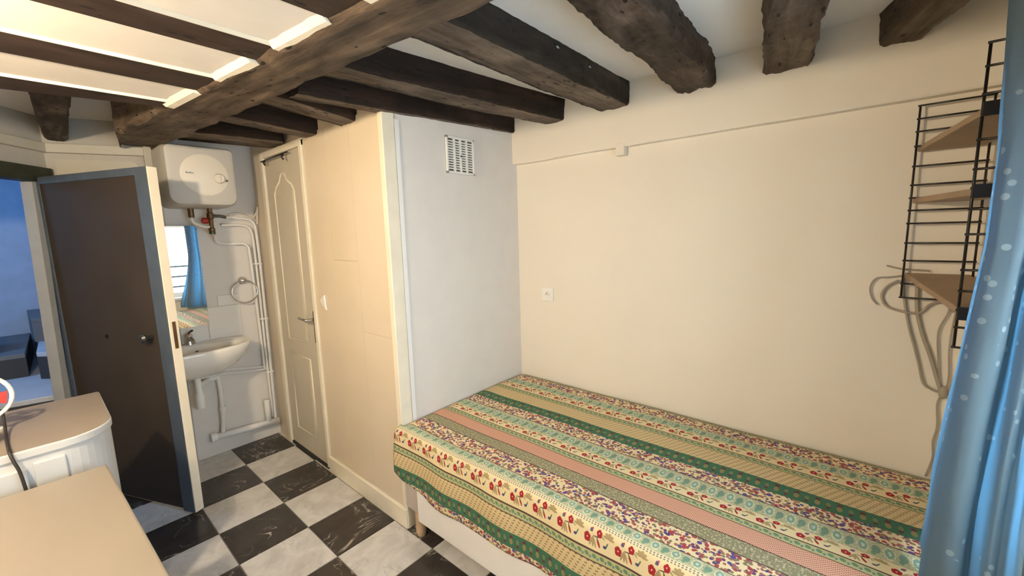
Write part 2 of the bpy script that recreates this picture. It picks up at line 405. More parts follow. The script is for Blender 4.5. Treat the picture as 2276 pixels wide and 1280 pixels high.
# ------------------------------------------------------------------ floor
fl = struct(box('floor', (-.2, 4.0, -1.7, 1.75, -.06, -.004), 'grout'), 'checkered floor of black and white marble tiles')
th = {}
for kind in ('white', 'black'):
    bm = BM(); g = .0016
    hexa(bm, [(g, g, -.008), (S-g, g, -.008), (S-g, S-g, -.008), (g, S-g, -.008), (g+.001, g+.001, 0), (S-g-.001, g+.001, 0), (S-g-.001, S-g-.001, 0), (g+.001, S-g-.001, 0)])
    me = bpy.data.meshes.new('tile_'+kind); bmesh.ops.recalc_face_normals(bm, faces=bm.faces[:]); bm.to_mesh(me); bm.free(); me.materials.append(M['marble'+kind]); th[kind] = me
for j in range(0, 13):
    for i in range(-5, 5):
        o = bpy.data.objects.new('tile', th['black' if (i+j) % 2 else 'white']); o.location = (j*S, i*S, random.uniform(-.0006, 0)); o.parent = fl; C.objects.link(o)
# ------------------------------------------------------------------ walls
def seg_wall(name, a, b_, z0, z1, th_, mat, label=None, parent=None):
    a, b_ = Vector((*a, 0)), Vector((*b_, 0)); d = (b_-a).normalized(); n = Vector((-d.y, d.x, 0))*th_
    bm = BM(); q = [a, b_, b_+n, a+n]
    hexa(bm, [(p.x, p.y, z0) for p in q]+[(p.x, p.y, z1) for p in q])
    o = finish(name, bm, mat, parent)
    return struct(o, label) if label else o
ZC = 2.18
def rough_ext(name, x0, x1, y0, y1, z0, z1, mat, label):
    return struct(box(name, (x0, x1, y0, y1, z0, z1), mat), label)
rough_ext('wall_back', 1.60, 3.80, 1.56, 1.70, 0, 1.90, 'plaster', 'long cream-white plaster wall behind the bed')
# upper half of the same wall, standing proud, with a slightly hand-made lower edge
bm = BM(); N = 40; row = []
for i in range(N+1):
    x = 1.62+(3.80-1.62)*i/N; dz = noise.noise(Vector((x*3, 5, 1)))*.004
    row.append([bm.verts.new(p) for p in ((x, 1.520, ZC), (x, 1.520, 1.889+dz), (x, 1.524, 1.883+dz), (x, 1.562, 1.882+dz), (x, 1.70, 1.882+dz), (x, 1.70, ZC))])
for A, B in zip(row, row[1:]):
    for k in range(6): bm.faces.new([A[k], B[k], B[(k+1) % 6], A[(k+1) % 6]])
bm.faces.new(row[0]); bm.faces.new(row[-1][::-1])
wb = struct(finish('wall_back_upper', bm, 'plaster'), 'upper band of the long wall standing proud above a thin ledge')
tag(box('ledge_block', (2.338, 2.385, 1.518, 1.562, 1.842, 1.900), 'plaster', wb, bevel=.003), 'small plaster block under the ledge')
rough_ext('wall_basin', -.15, 0, .10, .70, 0, 2.36, 'whitewall', 'narrow white wall carrying the basin, mirror and water heater')
rough_ext('wall_basin_low', -.15, 0, -.17, .10, 0, 1.20, 'whitewall', 'low stretch of the basin wall behind the open door')
seg_wall('wall_over_door', (.0, .10), (-.20, -.33), 0, 2.36, -.14, 'dimplaster', 'cream wall behind and above the open brown door')
# wall holding the doorway: along d2 from its corner
K = Vector((-.20, -.33, 0)); d2 = Vector((.76, -.65, 0)).normalized(); n2 = Vector((-.65, -.76, 0)).normalized()   # n2 points out to the landing
def D(t, n, z): p = K+d2*t+n2*n; return Vector((p.x, p.y, z))
bm = BM(); bx(bm, 0, .10, 0, .04, 0, 2.36, f=D); bx(bm, .10, .92, 0, .12, 1.90, 2.36, f=D); bx(bm, .92, 1.12, 0, .12, 0, 2.36, f=D)
struct(finish('wall_doorway', bm, 'dimplaster'), 'cream wall around the open doorway to the stairs')
e = D(1.12, 0, 0)
rough_ext('wall_left', e.x-.02, e.x+.12, -1.62, e.y, 0, 2.36, 'plaster', 'short wall stretch beside the doorway')
rough_ext('wall_front', e.x-.02, 4.05, -1.70, -1.55, 0, ZC+.03, 'plaster', 'wall behind the desks')
# window wall with opening
bm = BM(); H = ZC+.03
for t0, t1, z0, z1 in ((-.05, WT0, 0, H), (WT1, 3.45, 0, H), (WT0, WT1, 0, WZ0), (WT0, WT1, WZ1, H)): bx(bm, t0, t1, 0, .25, z0, z1, f=W)
struct(finish('wall_right', bm, 'plaster'), 'window wall at the right end of the room')
# window
win = struct(thing('window_1', '', 'window'), 'white framed window facing a bright sky'); del win['category']
bm = BM()
for t0, t1, z0, z1 in ((WT0, WT0+.05, WZ0, WZ1), (WT1-.05, WT1, WZ0, WZ1), (WT0+.05, WT1-.05, WZ0, WZ0+.06), (WT0+.05, WT1-.05, WZ1-.05, WZ1), ((WT0+WT1)/2-.04, (WT0+WT1)/2+.04, WZ0+.06, WZ1-.05)): bx(bm, t0, t1, .12, .18, z0, z1, f=W)
finish('window_frame', bm, 'white', win, bevel=.004)
for t0, t1 in ((WT0+.05, (WT0+WT1)/2-.04), ((WT0+WT1)/2+.04, WT1-.05)): box('pane', (t0, t1, .148, .152, WZ0+.06, WZ1-.05), 'glass', win, f=W)
box('window_sill', (WT0-.03, WT1+.03, -.03, .12, WZ0-.03, WZ0+.002), 'white', win, bevel=.004, f=W)
rl = thing('window_railing', 'thin dark metal railing outside the window, seen in the basin mirror', 'railing')
for z in (.98, 1.12, .84):
    tubeo('bar', [W(WT0-.05, .35, z), W(WT1+.05, .35, z)], .013, 'steel', rl, k=1)
for t in (WT0-.04, WT1+.04): tubeo('bracket', [W(t, .22, 1.12), W(t, .35, 1.12)], .008, 'steel', rl, k=1)
# ------------------------------------------------------------------ ceiling, joists, main beam
ce = struct(box('ceiling', (-.35, 4.05, -1.7, 1.75, ZC, ZC+.06), 'ceiling'), 'white plaster ceiling between dark wooden beams')
def beam(name, a, b_, w0, w1, z0a, z0b, z1, mat, amp=.008, n=60, wave=0, seed=0, chamfer=.010):
    a, b_ = Vector(a), Vector(b_); d = (b_-a); L = d.length; ang = math.atan2(d.y, d.x)
    bm = BM(); rings = []
    for i in range(n+1):
        s = i/n; hw = (w0+(w1-w0)*s)/2; zb = z0a+(z0b-z0a)*s; x = s*L; ring = []
        nose = max(0, .55-x)*.26 if name == 'main_beam' else 0
        off = wave*noise.noise(Vector((x*1.7, seed, 3)))
        prof = []; ns = 8; nb = 14; c = chamfer*(1+.8*noise.noise(Vector((x*6, seed, 9))))
        for k in range(ns+1): prof.append((-hw, z1+(zb+c-z1)*k/ns))
        for k in range(nb+1): prof.append((-hw+c+(2*hw-2*c)*k/nb, zb))
        for k in range(ns, -1, -1): prof.append((hw, z1+(zb+c-z1)*k/ns))
        for y, z in prof:
            if nose: y = y+nose*(hw-y)/(2*hw); z = z+(nose*.25 if z < zb+c else 0)
            p = Vector((x, y+off, z))
            q = Vector((x*2.2, y*14, z*14+seed*7)); q2 = Vector((x*9, y*32, z*32+seed*3))
            q3 = Vector((x*30, y*70, z*70+seed)); dd = noise.noise(q)*amp+noise.noise(q2)*amp*.55+noise.noise(q3)*amp*.35
            nn = Vector((0, (1 if y > 0 else -1) if abs(y) > hw-c*.5 else 0, -1 if z < zb+c*.6 else 0))
            ring.append(bm.verts.new(p+nn*dd))
        rings.append(ring)
    m_ = len(rings[0])
    for A, B in zip(rings, rings[1:]):
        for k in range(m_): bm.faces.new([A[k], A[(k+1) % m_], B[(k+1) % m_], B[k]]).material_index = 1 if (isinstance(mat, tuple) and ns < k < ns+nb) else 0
    bm.faces.new(rings[0][::-1]); bm.faces.new(rings[-1])
    o = finish(name, bm, mat, smooth=True, loc=(a.x, a.y, 0), rot=ang)
    md = o.modifiers.new('s', 'EDGE_SPLIT'); md.split_angle = .9
    return o
G = 'dark ceiling joists'
tag(beam('main_beam', (-.02, -.04), (4.0, .325), .27, .12, 2.008, 1.966, 2.22, 'oakmain', .007, 260, seed=1, chamfer=.018), 'thick dusty brown main beam crossing the whole ceiling from the door side', 'beam', kind='thing')
J = [((1.675, .25), (1.640, 1.545), .10, .085, ('oakdeep', 'oakpale'), 'dark joist running over the top of the white closet side', .005, 1.998, 2.068),
     ((1.80, .27), (1.968, 1.545), .155, .14, ('oakdeep', 'oakpale'), 'dark joist ending on the long wall just right of the closet corner', .007),
     ((2.305, .30), (2.33, 1.545), .175, .165, ('oakspeck', 'oakpale'), 'dark joist with white paint flecks, third from the closet at the long wall', .008),
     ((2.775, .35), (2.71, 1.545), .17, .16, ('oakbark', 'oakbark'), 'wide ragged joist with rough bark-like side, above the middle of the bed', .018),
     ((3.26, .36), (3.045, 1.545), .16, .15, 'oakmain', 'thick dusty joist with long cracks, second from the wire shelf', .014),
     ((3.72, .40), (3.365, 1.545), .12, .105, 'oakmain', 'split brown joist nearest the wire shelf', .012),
     ((1.355, .20), (1.365, .66), .175, .15, ('oakdeep', 'oakpale'), 'short dark joist reaching the cream closet front', .004, 2.07, 2.02),
     ((.88, .18), (.962, .66), .16, .15, ('oakdeep', 'oakpale'), 'short dark joist above the right side of the closet door', .004, 2.07, 2.025),
     ((.31, .15), (.53, .66), .30, .28, ('oakdeep', 'oakpale'), 'short dark joist above the left side of the closet door', .004, 2.07, 2.045)]
for i, (a, b_, w0, w1, mt, lab, amp, *zz) in enumerate(J):
    zz = zz or (2.07, 2.07)
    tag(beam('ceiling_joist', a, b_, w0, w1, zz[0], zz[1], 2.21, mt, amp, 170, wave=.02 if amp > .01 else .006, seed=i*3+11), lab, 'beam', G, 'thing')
tag(beam('ceiling_joist', (.90, -.325), (-.24, -.275), .12, .085, 2.07, 2.055, 2.21, 'oak', .008, 30, seed=77), 'stubby dark brown joist above the doorway wall', 'beam', G, 'thing')
# planed boards and white panels on the camera side of the main beam
BO = [(1.075, 1.255, 1.195, 1.285, 'planed dark board bordering the recess over the doorway'), (1.50, 1.68, 1.50, 1.68, 'planed brown board, second from the doorway recess'),
      (1.92, 2.056, 1.92, 2.056, 'planed brown board, third from the doorway recess'), (2.302, 2.45, 2.302, 2.45, 'planed brown board hitting the main beam at the top of the picture'),
      (2.70, 2.84, 2.70, 2.84, 'planed brown board above the camera'), (3.10, 3.24, 3.10, 3.24, 'planed brown board near the window wall')]
def my(x): return -.04+.0908*(x+.02)-.135+.01866*(x+.02)    # near edge of the main beam
for a0, a1, b0, b1, lab in BO[:4]:
    bm = BM(); yn = my(b0)+.02
    ys = [-.9, yn]
    sl0 = (b0-a0)/.46; x_ = lambda xa, xb: (xa-(xb-xa)/.46*.46*(1.0 if xb != xa else 0), xb)
    (l0, l1), (r0, r1) = x_(a0, b0), x_(a1, b1)
    hexa(bm, [(l0, -.9, 2.0), (r0, -.9, 2.0), (r1, yn, 2.0), (l1, yn, 2.0), (l0, -.9, 2.17), (r0, -.9, 2.17), (r1, yn, 2.17), (l1, yn, 2.17)])
    # grain along local x: rotate mesh so that local x is the board's length
    o = finish('ceiling_board', bm, 'oakboard', bevel=.003)
    o.data.transform(Matrix.Rotation(-math.pi/2, 4, 'Z')); o.rotation_euler.z = math.pi/2
    tag(o, lab, 'beam', 'planed ceiling boards', 'thing')
PN = [(1.235, 1.50), (1.68, 1.92), (2.056, 2.302), (2.45, 3.2)]
for x0, x1 in PN:
    bm = BM(); y1a, y1b = my(x0)+.01, my(x1)+.01
    hexa(bm, [(x0, -1.55, 2.006), (x1, -1.55, 2.006), (x1, y1b, 2.006), (x0, y1a, 2.006), (x0, -1.55, 2.05), (x1, -1.55, 2.05), (x1, y1b, 2.05), (x0, y1a, 2.05)])
    finish('ceiling_panel', bm, 'panel', ce)
    # pale filler strip where the panel meets the main beam
    bm = BM()
    y0, y1 = my(x0), my(x1)
    n = 14; rr = []
    for k in range(n+1):
        x = x0+(x1-x0)*k/n; y = y0+(y1-y0)*k/n; wv = .004*noise.noise(Vector((x*25, 2, 2)))
        rr.append([bm.verts.new(p) for p in ((x, y-.020+wv*1.5, 2.0065), (x, y-.004+wv, 1.992+wv*.5), (x, y+.02, 1.99), (x, y+.02, 2.03))])
    for A, B in zip(rr, rr[1:]):
        for q in range(4): bm.faces.new([A[q], B[q], B[(q+1) % 4], A[(q+1) % 4]])
    bm.faces.new(rr[0]); bm.faces.new(rr[-1][::-1])
    finish('filler_strip', bm, 'cream', ce)
for xe in (1.255, 1.68, 2.056):
    bm = BM()
    ya = -1.5; yb = my(xe)-.01; n = 30; rr = []
    for k in range(n+1):
        y = ya+(yb-ya)*k/n; x = xe+(.03*(y+.44)/.46*(xe < 1.3 and y > -.44)) ; wv = .002*noise.noise(Vector((y*20, xe, 2)))
        rr.append([bm.verts.new(p) for p in ((x-.002, y, 1.9985), (x+.003, y, 1.998), (x+.011+wv, y, 2.0068), (x-.002, y, 2.02))])
    for A, B in zip(rr, rr[1:]):
        for q in range(4): bm.faces.new([A[q], B[q], B[(q+1) % 4], A[(q+1) % 4]])
    bm.faces.new(rr[0]); bm.faces.new(rr[-1][::-1])
    finish('filler_strip', bm, 'cream', ce)
# the lamp that lights the room (just outside the picture)
la = thing('ceiling_lamp', 'warm glowing bulb on a white ceiling rose above the desks', 'lamp', (LAMP.x, LAMP.y, 2.0))
latheo('ceiling_rose', [(.05, 0), (.05, -.012), (.02, -.03), (.02, -.045)], 'white', la, o=(0, 0, .006))
bmL = BM(); lathe(bmL, [(.02, -.06), (.032, -.075), (.04, -.10), (.032, -.125), (.01, -.14)], 16)
# bulb is kept open at the light's centre: a shallow glass cap above it
bmL.free()
latheo('bulb_socket', [(.020, -.02), (.020, -.045)], 'white', la)
# ------------------------------------------------------------------ trims
struct(box('trim_1', (0, .028, .062, .118, 0, 2.04), 'dimcream', bevel=.004), 'cream upright post between the open door and the water heater')
def onA(t, n, z):    # along the wall over the door, n = into the room
    a = Vector((0, .10, 0)); b_ = Vector((-.2, -.33, 0)); d = (b_-a).normalized(); nn = Vector((-d.y, d.x, 0)); nn = nn if nn.x > 0 else -nn
    p = a+d*t+nn*n; return Vector((p.x, p.y, z))
struct(box('trim_2', (.0, .455, 0, .03, 1.985, 2.035), 'dimcream', bevel=.003, f=onA), 'cream moulding along the top of the wall over the brown door')
struct(box('trim_3', (.0, 1.1, -.03, 0, 1.985, 2.035), 'dimcream', bevel=.003, f=D), 'cream moulding above the doorway')
bm = BM()
poly = [(.06, 1.86), (.43, 1.86), (.43, 1.952)] + [(.10-.04*math.sin(a), 1.912+.04*math.cos(a)) for a in [i*math.pi/12 for i in range(7)]]
a_ = [bm.verts.new(onA(t, .0, z)) for t, z in poly]; b2 = [bm.verts.new(onA(t, .010, z)) for t, z in poly]
bm.faces.new(a_[::-1]); bm.faces.new(b2)
for i in range(len(poly)): bm.faces.new([a_[i], a_[(i+1) % len(poly)], b2[(i+1) % len(poly)], b2[i]])
struct(finish('trim_4', bm, 'dimcream'), 'raised cream panel with a rounded corner above the brown door')
# doorway lintel and jamb
bm = BM(); bx(bm, .015, .98, -.035, .05, 1.815, 1.898, f=D)
bmesh.ops.subdivide_edges(bm, edges=bm.edges[:], cuts=5, use_grid_fill=True)
for v in bm.verts: v.co += Vector((0, 0, noise.noise(v.co*9)*.012))
tag(finish('door_lintel', bm, 'darkgreen', smooth=False), 'dark green painted wooden lintel over the doorway', 'lintel', kind='thing')
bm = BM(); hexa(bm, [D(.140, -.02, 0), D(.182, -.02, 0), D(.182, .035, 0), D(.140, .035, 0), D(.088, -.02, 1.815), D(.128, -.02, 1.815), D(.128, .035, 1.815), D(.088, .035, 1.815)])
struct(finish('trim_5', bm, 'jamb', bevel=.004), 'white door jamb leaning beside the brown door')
# ------------------------------------------------------------------ landing and stairs seen through the doorway
LN = 'staircase landing wall'
rough_ext('floor_landing', -2.0, .64, -1.62, -.05, -.06, -.004, 'grey', 'grey landing floor')
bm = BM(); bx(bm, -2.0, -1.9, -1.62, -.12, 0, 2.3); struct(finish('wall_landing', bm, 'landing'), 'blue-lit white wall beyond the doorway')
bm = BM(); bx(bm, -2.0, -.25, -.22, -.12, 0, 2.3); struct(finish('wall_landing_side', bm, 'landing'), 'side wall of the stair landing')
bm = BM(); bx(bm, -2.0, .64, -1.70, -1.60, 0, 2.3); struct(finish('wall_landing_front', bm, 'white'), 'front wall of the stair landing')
rough_ext('ceiling_landing', -2.0, .64, -1.70, -.05, 2.3, 2.36, 'ceiling', 'landing ceiling')
st = thing('staircase', 'grey steps with treads coloured as lit rising beyond the doorway', 'stairs', (-.6, -.7, 0))
def step(poly, z0, z1, mt_, mr):
    bm = BM(); prism(bm, poly, z0, z1-.03); keep(finish('riser', bm, mr), st)
    bm = BM(); prism(bm, poly, z1-.03, z1); keep(finish('tread', bm, mt_, bevel=.004), st)
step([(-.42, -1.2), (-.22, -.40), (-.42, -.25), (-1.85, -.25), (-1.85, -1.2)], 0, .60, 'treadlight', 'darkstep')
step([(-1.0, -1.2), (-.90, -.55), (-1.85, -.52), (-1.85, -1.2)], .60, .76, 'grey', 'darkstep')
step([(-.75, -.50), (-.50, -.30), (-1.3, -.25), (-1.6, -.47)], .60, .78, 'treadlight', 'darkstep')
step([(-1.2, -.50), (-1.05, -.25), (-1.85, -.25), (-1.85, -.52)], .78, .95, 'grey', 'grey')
tag(box('dark_bag', (-1.35, -1.05, -.90, -.66, .762, .93), 'black', bevel=.05), 'black bundle lying on the stairs at the picture edge', 'bag')
# ------------------------------------------------------------------ brown room door
d1 = struct(thing('door_1', '', 'door', (-.125, -.385, 0)), 'open room door, brown panel with blue-grey border and a cream edge'); del d1['category']
ld = Vector((.916, .40, 0)).normalized(); lnn = Vector((ld.y, -ld.x, 0))      # lnn towards the camera
def Lf(s, n, z): p = ld*s+lnn*n; return Vector((p.x, p.y, z))
LL, LT = .868, 1.835
box('door_core', (0, LL-.004, -.042, -.004, .025, LT), 'cream', d1, f=Lf)
box('door_panel', (.035, LL-.085, -.004, -.001, .03, LT-.035), 'brownpanel', d1, f=Lf)
bm = BM(); bx(bm, LL-.085, LL-.002, -.004, .004, .02, LT+.003, f=Lf); bx(bm, 0, LL-.085, -.004, .004, LT-.035, LT+.003, f=Lf); bx(bm, 0, .035, -.004, .004, .02, LT-.035, f=Lf)
tag(finish('door_border', bm, 'bluegrey', d1, bevel=.002), 'blue-grey painted border')
tag(box('door_edge', (LL-.004, LL+.002, -.044, 0, .02, LT+.003), 'cream', d1, bevel=.002, f=Lf), 'cream door edge')
bm = BM(); bx(bm, LL-.002, LL+.004, -.030, -.014, .93, 1.07, f=Lf); tag(finish('lock_plate', bm, 'brass', d1), 'dull lock plate in the door edge')
kb = latheo('knob', [(.010, 0), (.009, .025), (.022, .032), (.024, .045), (.016, .056), (.0, .058)], 'steel', d1, axis='y')
kb.matrix_local = Matrix.Translation(Lf(.735, .0, .99)) @ Matrix.Rotation(math.atan2(lnn.y, lnn.x)-math.pi/2, 4, 'Z')
box('keyhole_cover', (.375, .39, 0, .004, .965, .985), 'black', d1, f=Lf)
# ------------------------------------------------------------------ closet
CY = .64
bm = BM(); bx(bm, 0, .215, CY, CY+.06, 0, ZC); bx(bm, .215, .835, CY, CY+.06, 2.03, ZC); bx(bm, .835, 1.66, CY, CY+.06, 0, ZC)
bx(bm, .835, 1.64, CY-.0, CY+.001, 0, .01)
struct(finish('wall_closet_front', bm, 'laminate'), 'glossy cream closet front beside its door')
rough_ext('wall_closet_side', 1.60, 1.66, CY+.06, 1.56, 0, ZC, 'whitewall', 'pale closet side wall with the ventilation grille')
cp = struct(thing('trim_6', '', 'trim', (0, CY, 0)), 'cream laminate panels facing the closet'); del cp['category']
for x0, x1, z0, z1 in ((.845, 1.101, .11, 2.05), (1.102, 1.355, .11, 1.35), (1.102, 1.355, 1.351, 2.05), (1.356, 1.627, .11, .98), (1.356, 1.627, .981, 2.05)):
    box('laminate_panel', (x0, x1, -.006, .001, z0, z1), 'laminate', cp, bevel=.0006)
struct(box('trim_7', (1.628, 1.664, CY-.014, CY+.05, 0, 2.05), 'cream', bevel=.003), 'cream vertical corner strip of the closet')
struct(box('shade_line_strip', (1.66, 1.6635, CY+.052, CY+.075, 0, 2.0), 'white', bevel=.001), 'thin pale vertical strip in place of a shade line on the closet side near its corner')  # strip added to draw a narrow shade line
struct(box('baseboard_closet', (.84, 1.66, CY-.022, CY, 0, .105), 'cream', bevel=.004), 'cream baseboard along the closet front')
# closet door
d3 = struct(thing('door_2', '', 'door', (.20, CY, 0)), 'closed white panelled closet door'); del d3['category']
bm = BM(); bx(bm, 0, .045, -.018, .02, 0, 2.035); bx(bm, .605, .640, -.018, .02, .02, 2.035); bx(bm, 0, .64, -.016, .02, 2.0, 2.04); tag(finish('door_frame', bm, 'cream', d3, bevel=.003), 'cream door frame')
DW0, DW1, DZ0, DZ1 = .048, .603, .02, 1.998
box('door_leaf', (DW0, DW1, -.004, .03, DZ0, DZ1), 'doorwhite', d3, bevel=.002)
def mould(pts, name='moulding'):
    bm = BM(); P = [Vector((x, -.004, z)) for x, z in pts]; tube(bm, P, .0065, 6, 1, closed=True)
    for v in bm.verts: v.co.y = -.004+(v.co.y+.004)*.8
    return finish(name, bm, 'cream', d3, smooth=True)
arch = [(.17, 1.76), (.17, .80), (.47, .80), (.47, 1.76), (.44, 1.80), (.38, 1.83), (.35, 1.87), (.32, 1.885), (.29, 1.87), (.26, 1.83), (.20, 1.80)]
mould(arch); mould([(.17, .16), (.17, .70), (.47, .70), (.47, .16)])
for x0, x1, z0, z1 in ((.19, .45, .82, 1.76), (.19, .45, .18, .68)): box('raised_field', (x0, x1, -.008, 0, z0, z1), 'doorwhite', d3, bevel=.004)
hd = box('handle_plate', (.578, .600, -.012, -.004, .83, 1.03), 'steel', d3, bevel=.004)
tubeo('lever', [(.589, -.012, .98), (.589, -.05, .98), (.575, -.062, .982), (.50, -.062, .985)], .0085, 'chrome', d3, k=4)
rod = thing('curtain_rod', 'thin dark rod with two small hooks along the top of the closet door', 'rod', (.27, CY-.02, 1.975))
tubeo('rod', [(.0, -.012, 0), (.42, -.012, .006)], .0045, 'black', rod, k=1)
for x in (.07, .36): tubeo('hook', [(x, -.012, 0), (x, -.022, -.015), (x, -.012, -.03)], .006, 'black', rod, k=3)
tag(box('threshold', (.25, .80, CY-.012, CY+.03, -.003, .018), 'shadowgap'), 'dark gap strip under the closet door', 'threshold')
bm = BM(); hexa(bm, [(.915, CY-.02, 1.10), (.975, CY-.018, 1.055), (.975, CY-.006, 1.055), (.915, CY-.006, 1.10), (.915, CY-.02, 1.115), (.965, CY-.018, 1.145), (.965, CY-.006, 1.145), (.915, CY-.006, 1.115)])
tag(finish('wall_hook', bm, 'plastic', bevel=.004), 'small white angular plastic catch beside the closet door', 'catch')
# ventilation grille
vg = thing('vent_grille', 'white ventilation grille with rows of small slots high on the closet side', 'vent', (1.66, 1.09, 1.885))
bm = BM(); y0, y1, z0, z1 = -.100, .098, -.097, .090
bx(bm, 0, .010, y0, y0+.012, z0, z1); bx(bm, 0, .010, y1-.012, y1, z0, z1); bx(bm, 0, .010, y0, y1, z1-.012, z1); bx(bm, 0, .010, y0, y1, z0, z0+.012)
finish('grille_frame', bm, 'white', vg, bevel=.002)
box('grille_back', (0, .002, y0, y1, z0, z1), 'slot', vg)
for k in range(1, 4):
    yy = y0+.012+(y1-y0-.024)*k/4; box('grille_bar', (.002, .009, yy-.006, yy+.006, z0+.01, z1-.01), 'white', vg)
for k in range(1, 13):
    zz = z0+.012+(z1-z0-.024)*k/13; box('grille_slat', (.002, .008, y0+.01, y1-.01, zz-.0032, zz+.0032), 'white', vg)
latheo('grille_screw', [(.006, 0), (.005, .003)], 'steel', vg, axis='x', o=(.008, 0, -.005), n=10)
# socket
so = thing('wall_socket', 'white round-well power socket on the long wall above the bed head', 'socket', (1.882, 1.56, 1.097))
bm = BM(); bx(bm, -.042, .042, -.010, 0, -.042, .042); finish('socket_plate', bm, 'plastic', so, bevel=.004)
bm = BM(); lathe(bm, [(.021, -.0101), (.021, -.0125), (.018, -.0125), (.018, -.0105)], 24, 'y'); finish('socket_well', bm, 'plastic', so)
for dx, dz in ((-.008, 0), (.008, 0)): latheo('socket_hole', [(.003, -.0106), (.003, -.0114)], 'black', so, axis='y', o=(dx, 0, dz), n=8)
latheo('socket_pin', [(.0025, -.010), (.0025, -.018)], 'steel', so, axis='y', o=(0, 0, .010), n=8)
# ------------------------------------------------------------------ water heater
wh = thing('water_heater', 'small square white wall-mounted water heater with a round face and dial', 'water heater', (0, .2725, 1.856))
bm = BM(); hw, hh, rr = .178, .178, .05
prof = [(0, 1), (.05, 1), (.22, 1), (.275, .975), (.300, .93), (.306, .86)]
def rrect(hw, hh, r, n=8):
    out = []
    for cx, cy, a0 in ((hw-r, hh-r*.6, 0), (-hw+r, hh-r*.6, 90), (-hw+r*1.1, -hh+r*1.1, 180), (hw-r*1.1, -hh+r*1.1, 270)):
        q = r*.6 if a0 < 180 else r*1.1; cxx = hw-q if cx > 0 else -hw+q; cyy = hh-q if cy > 0 else -hh+q
        for i in range(n+1):
            a = math.radians(a0+90*i/n); out.append((cxx+q*math.cos(a), cyy+q*math.sin(a)))
    return out
R = [[bm.verts.new((x, y*s, z*s)) for y, z in rrect(hw, hh, rr)] for x, s in prof]
for A, B in zip(R, R[1:]):
    for j in range(len(A)): bm.faces.new([A[j], A[(j+1) % len(A)], B[(j+1) % len(A)], B[j]])
bm.faces.new(R[0][::-1]); bm.faces.new(R[-1])
o = finish('heater_body', bm, 'heater', wh, smooth=True); md = o.modifiers.new('s', 'EDGE_SPLIT'); md.split_angle = .8
latheo('face_disc', [(.120, .300), (.121, .309), (.112, .3135), (0, .3145)], 'heaterface', wh, axis='x', o=(0, .012, .005), n=48)
latheo('dial', [(.030, .312), (.029, .325), (.024, .332), (0, .333)], 'heaterface', wh, axis='x', o=(0, .078, -.012), n=28)
box('dial_ridge', (.331, .338, .074, .082, -.036, .012), 'heaterface', wh, bevel=.002)
latheo('indicator_light', [(.005, .313), (.005, .318)], 'black', wh, axis='x', o=(0, .117, -.022), n=10)
bm = BM(); x = 0
for k in range(6): bx(bm, .3140, .3150, -.082+k*.0065, -.078+k*.0065, .008, .008+(.011 if k in (0, 3) else .007))
tag(finish('brand_mark', bm, 'blueink', wh), 'tiny blue lettering mark'); wh.children[-1]['kind'] = 'stuff'
box('seam', (.3015, .3035, -.16, .16, -.078, -.0765), 'shadowgap', wh)
# safety valve
sv = thing('safety_valve', 'dark brass safety valve with a red lever under the water heater', 'valve', (.10, .335, 1.60))
latheo('valve_body', [(.014, .078), (.014, .05), (.020, .045), (.020, .015), (.013, .01), (.013, -.045), (.018, -.05), (.018, -.065)], 'brass', sv, n=14)
latheo('red_lever', [(.010, -.05), (.019, -.046), (.019, -.018), (.008, -.012)], 'red', sv, axis='y', n=12)
latheo('green_cap', [(.017, -.085), (.018, -.068), (.010, -.062)], 'greencap', sv, n=12)
tubeo('outlet', [(0, .01, .03), (0, .05, .03), (0, .085, .022)], .010, 'steel', sv, k=2)
hc = latheo('connector', [(.016, -.025), (.016, .03)], 'brass', None, o=(.10, .236, 1.645), n=12)
tag(hc, 'dark fitting under the left of the water heater', 'fitting')
tag(tubeo('water_hose', [(.10, .236, 1.62), (.10, .243, 1.59), (.10, .275, 1.57), (.10, .305, 1.560), (.10, .325, 1.562)], .009, 'plastic'), 'short white hose from the heater to the brass valve', 'hose')
px_ = .03
def pipe(label, pts, r, mat='white', k=5): return tag(tubeo('water_pipe', pts, r, mat, k=k), label, 'pipe')
pipe('white pipe leaving the valve to the right and running down beside the closet', [(.10, .42, 1.622), (.05, .45, 1.626), (px_, .50, 1.622), (px_, .575, 1.61), (px_, .605, 1.575), (px_, .612, 1.50), (px_, .615, 1.25), (px_, .612, .80), (px_, .608, .35), (px_, .605, .12)], .009)
pipe('white pipe looping below the valve then down behind the towel ring', [(.08, .352, 1.51), (.05, .36, 1.478), (px_, .385, 1.455), (px_, .44, 1.448), (px_, .52, 1.445), (px_, .548, 1.425), (px_, .556, 1.38), (px_, .562, 1.1), (px_, .568, .7), (px_, .568, .53)], .009)
pipe('outer white pipe with a round bend under the heater', [(.06, .40, 1.572), (px_, .50, 1.575), (px_, .555, 1.565), (px_, .58, 1.53), (px_, .588, 1.44), (px_, .590, 1.0), (px_, .588, .6), (px_, .587, .15)], .008)
pipe('thin white supply pipe sloping under the basin', [(.05, .12, .578), (.05, .20, .572), (px_, .28, .566), (px_, .42, .546), (px_, .60, .522)], .007, k=3)
pipe('second thin white supply pipe just above the first under the basin', [(.05, .20, .60), (px_, .30, .594), (px_, .42, .572), (px_, .565, .548)], .007, k=3)
pipe('fat white waste pipe running low along the wall', [(.045, .205, .146), (.045, .62, .118)], .023, k=1)
pipe('short fat white upright pipe at the closet corner', [(.045, .553, .30), (.045, .553, .12)], .020, k=1)
tag(latheo('end_plug', [(.031, .195), (.031, .222), (.026, .23)], 'white', None, axis='y', o=(.045, 0, .146), n=16), 'round white plug ending the low waste pipe', 'plug')
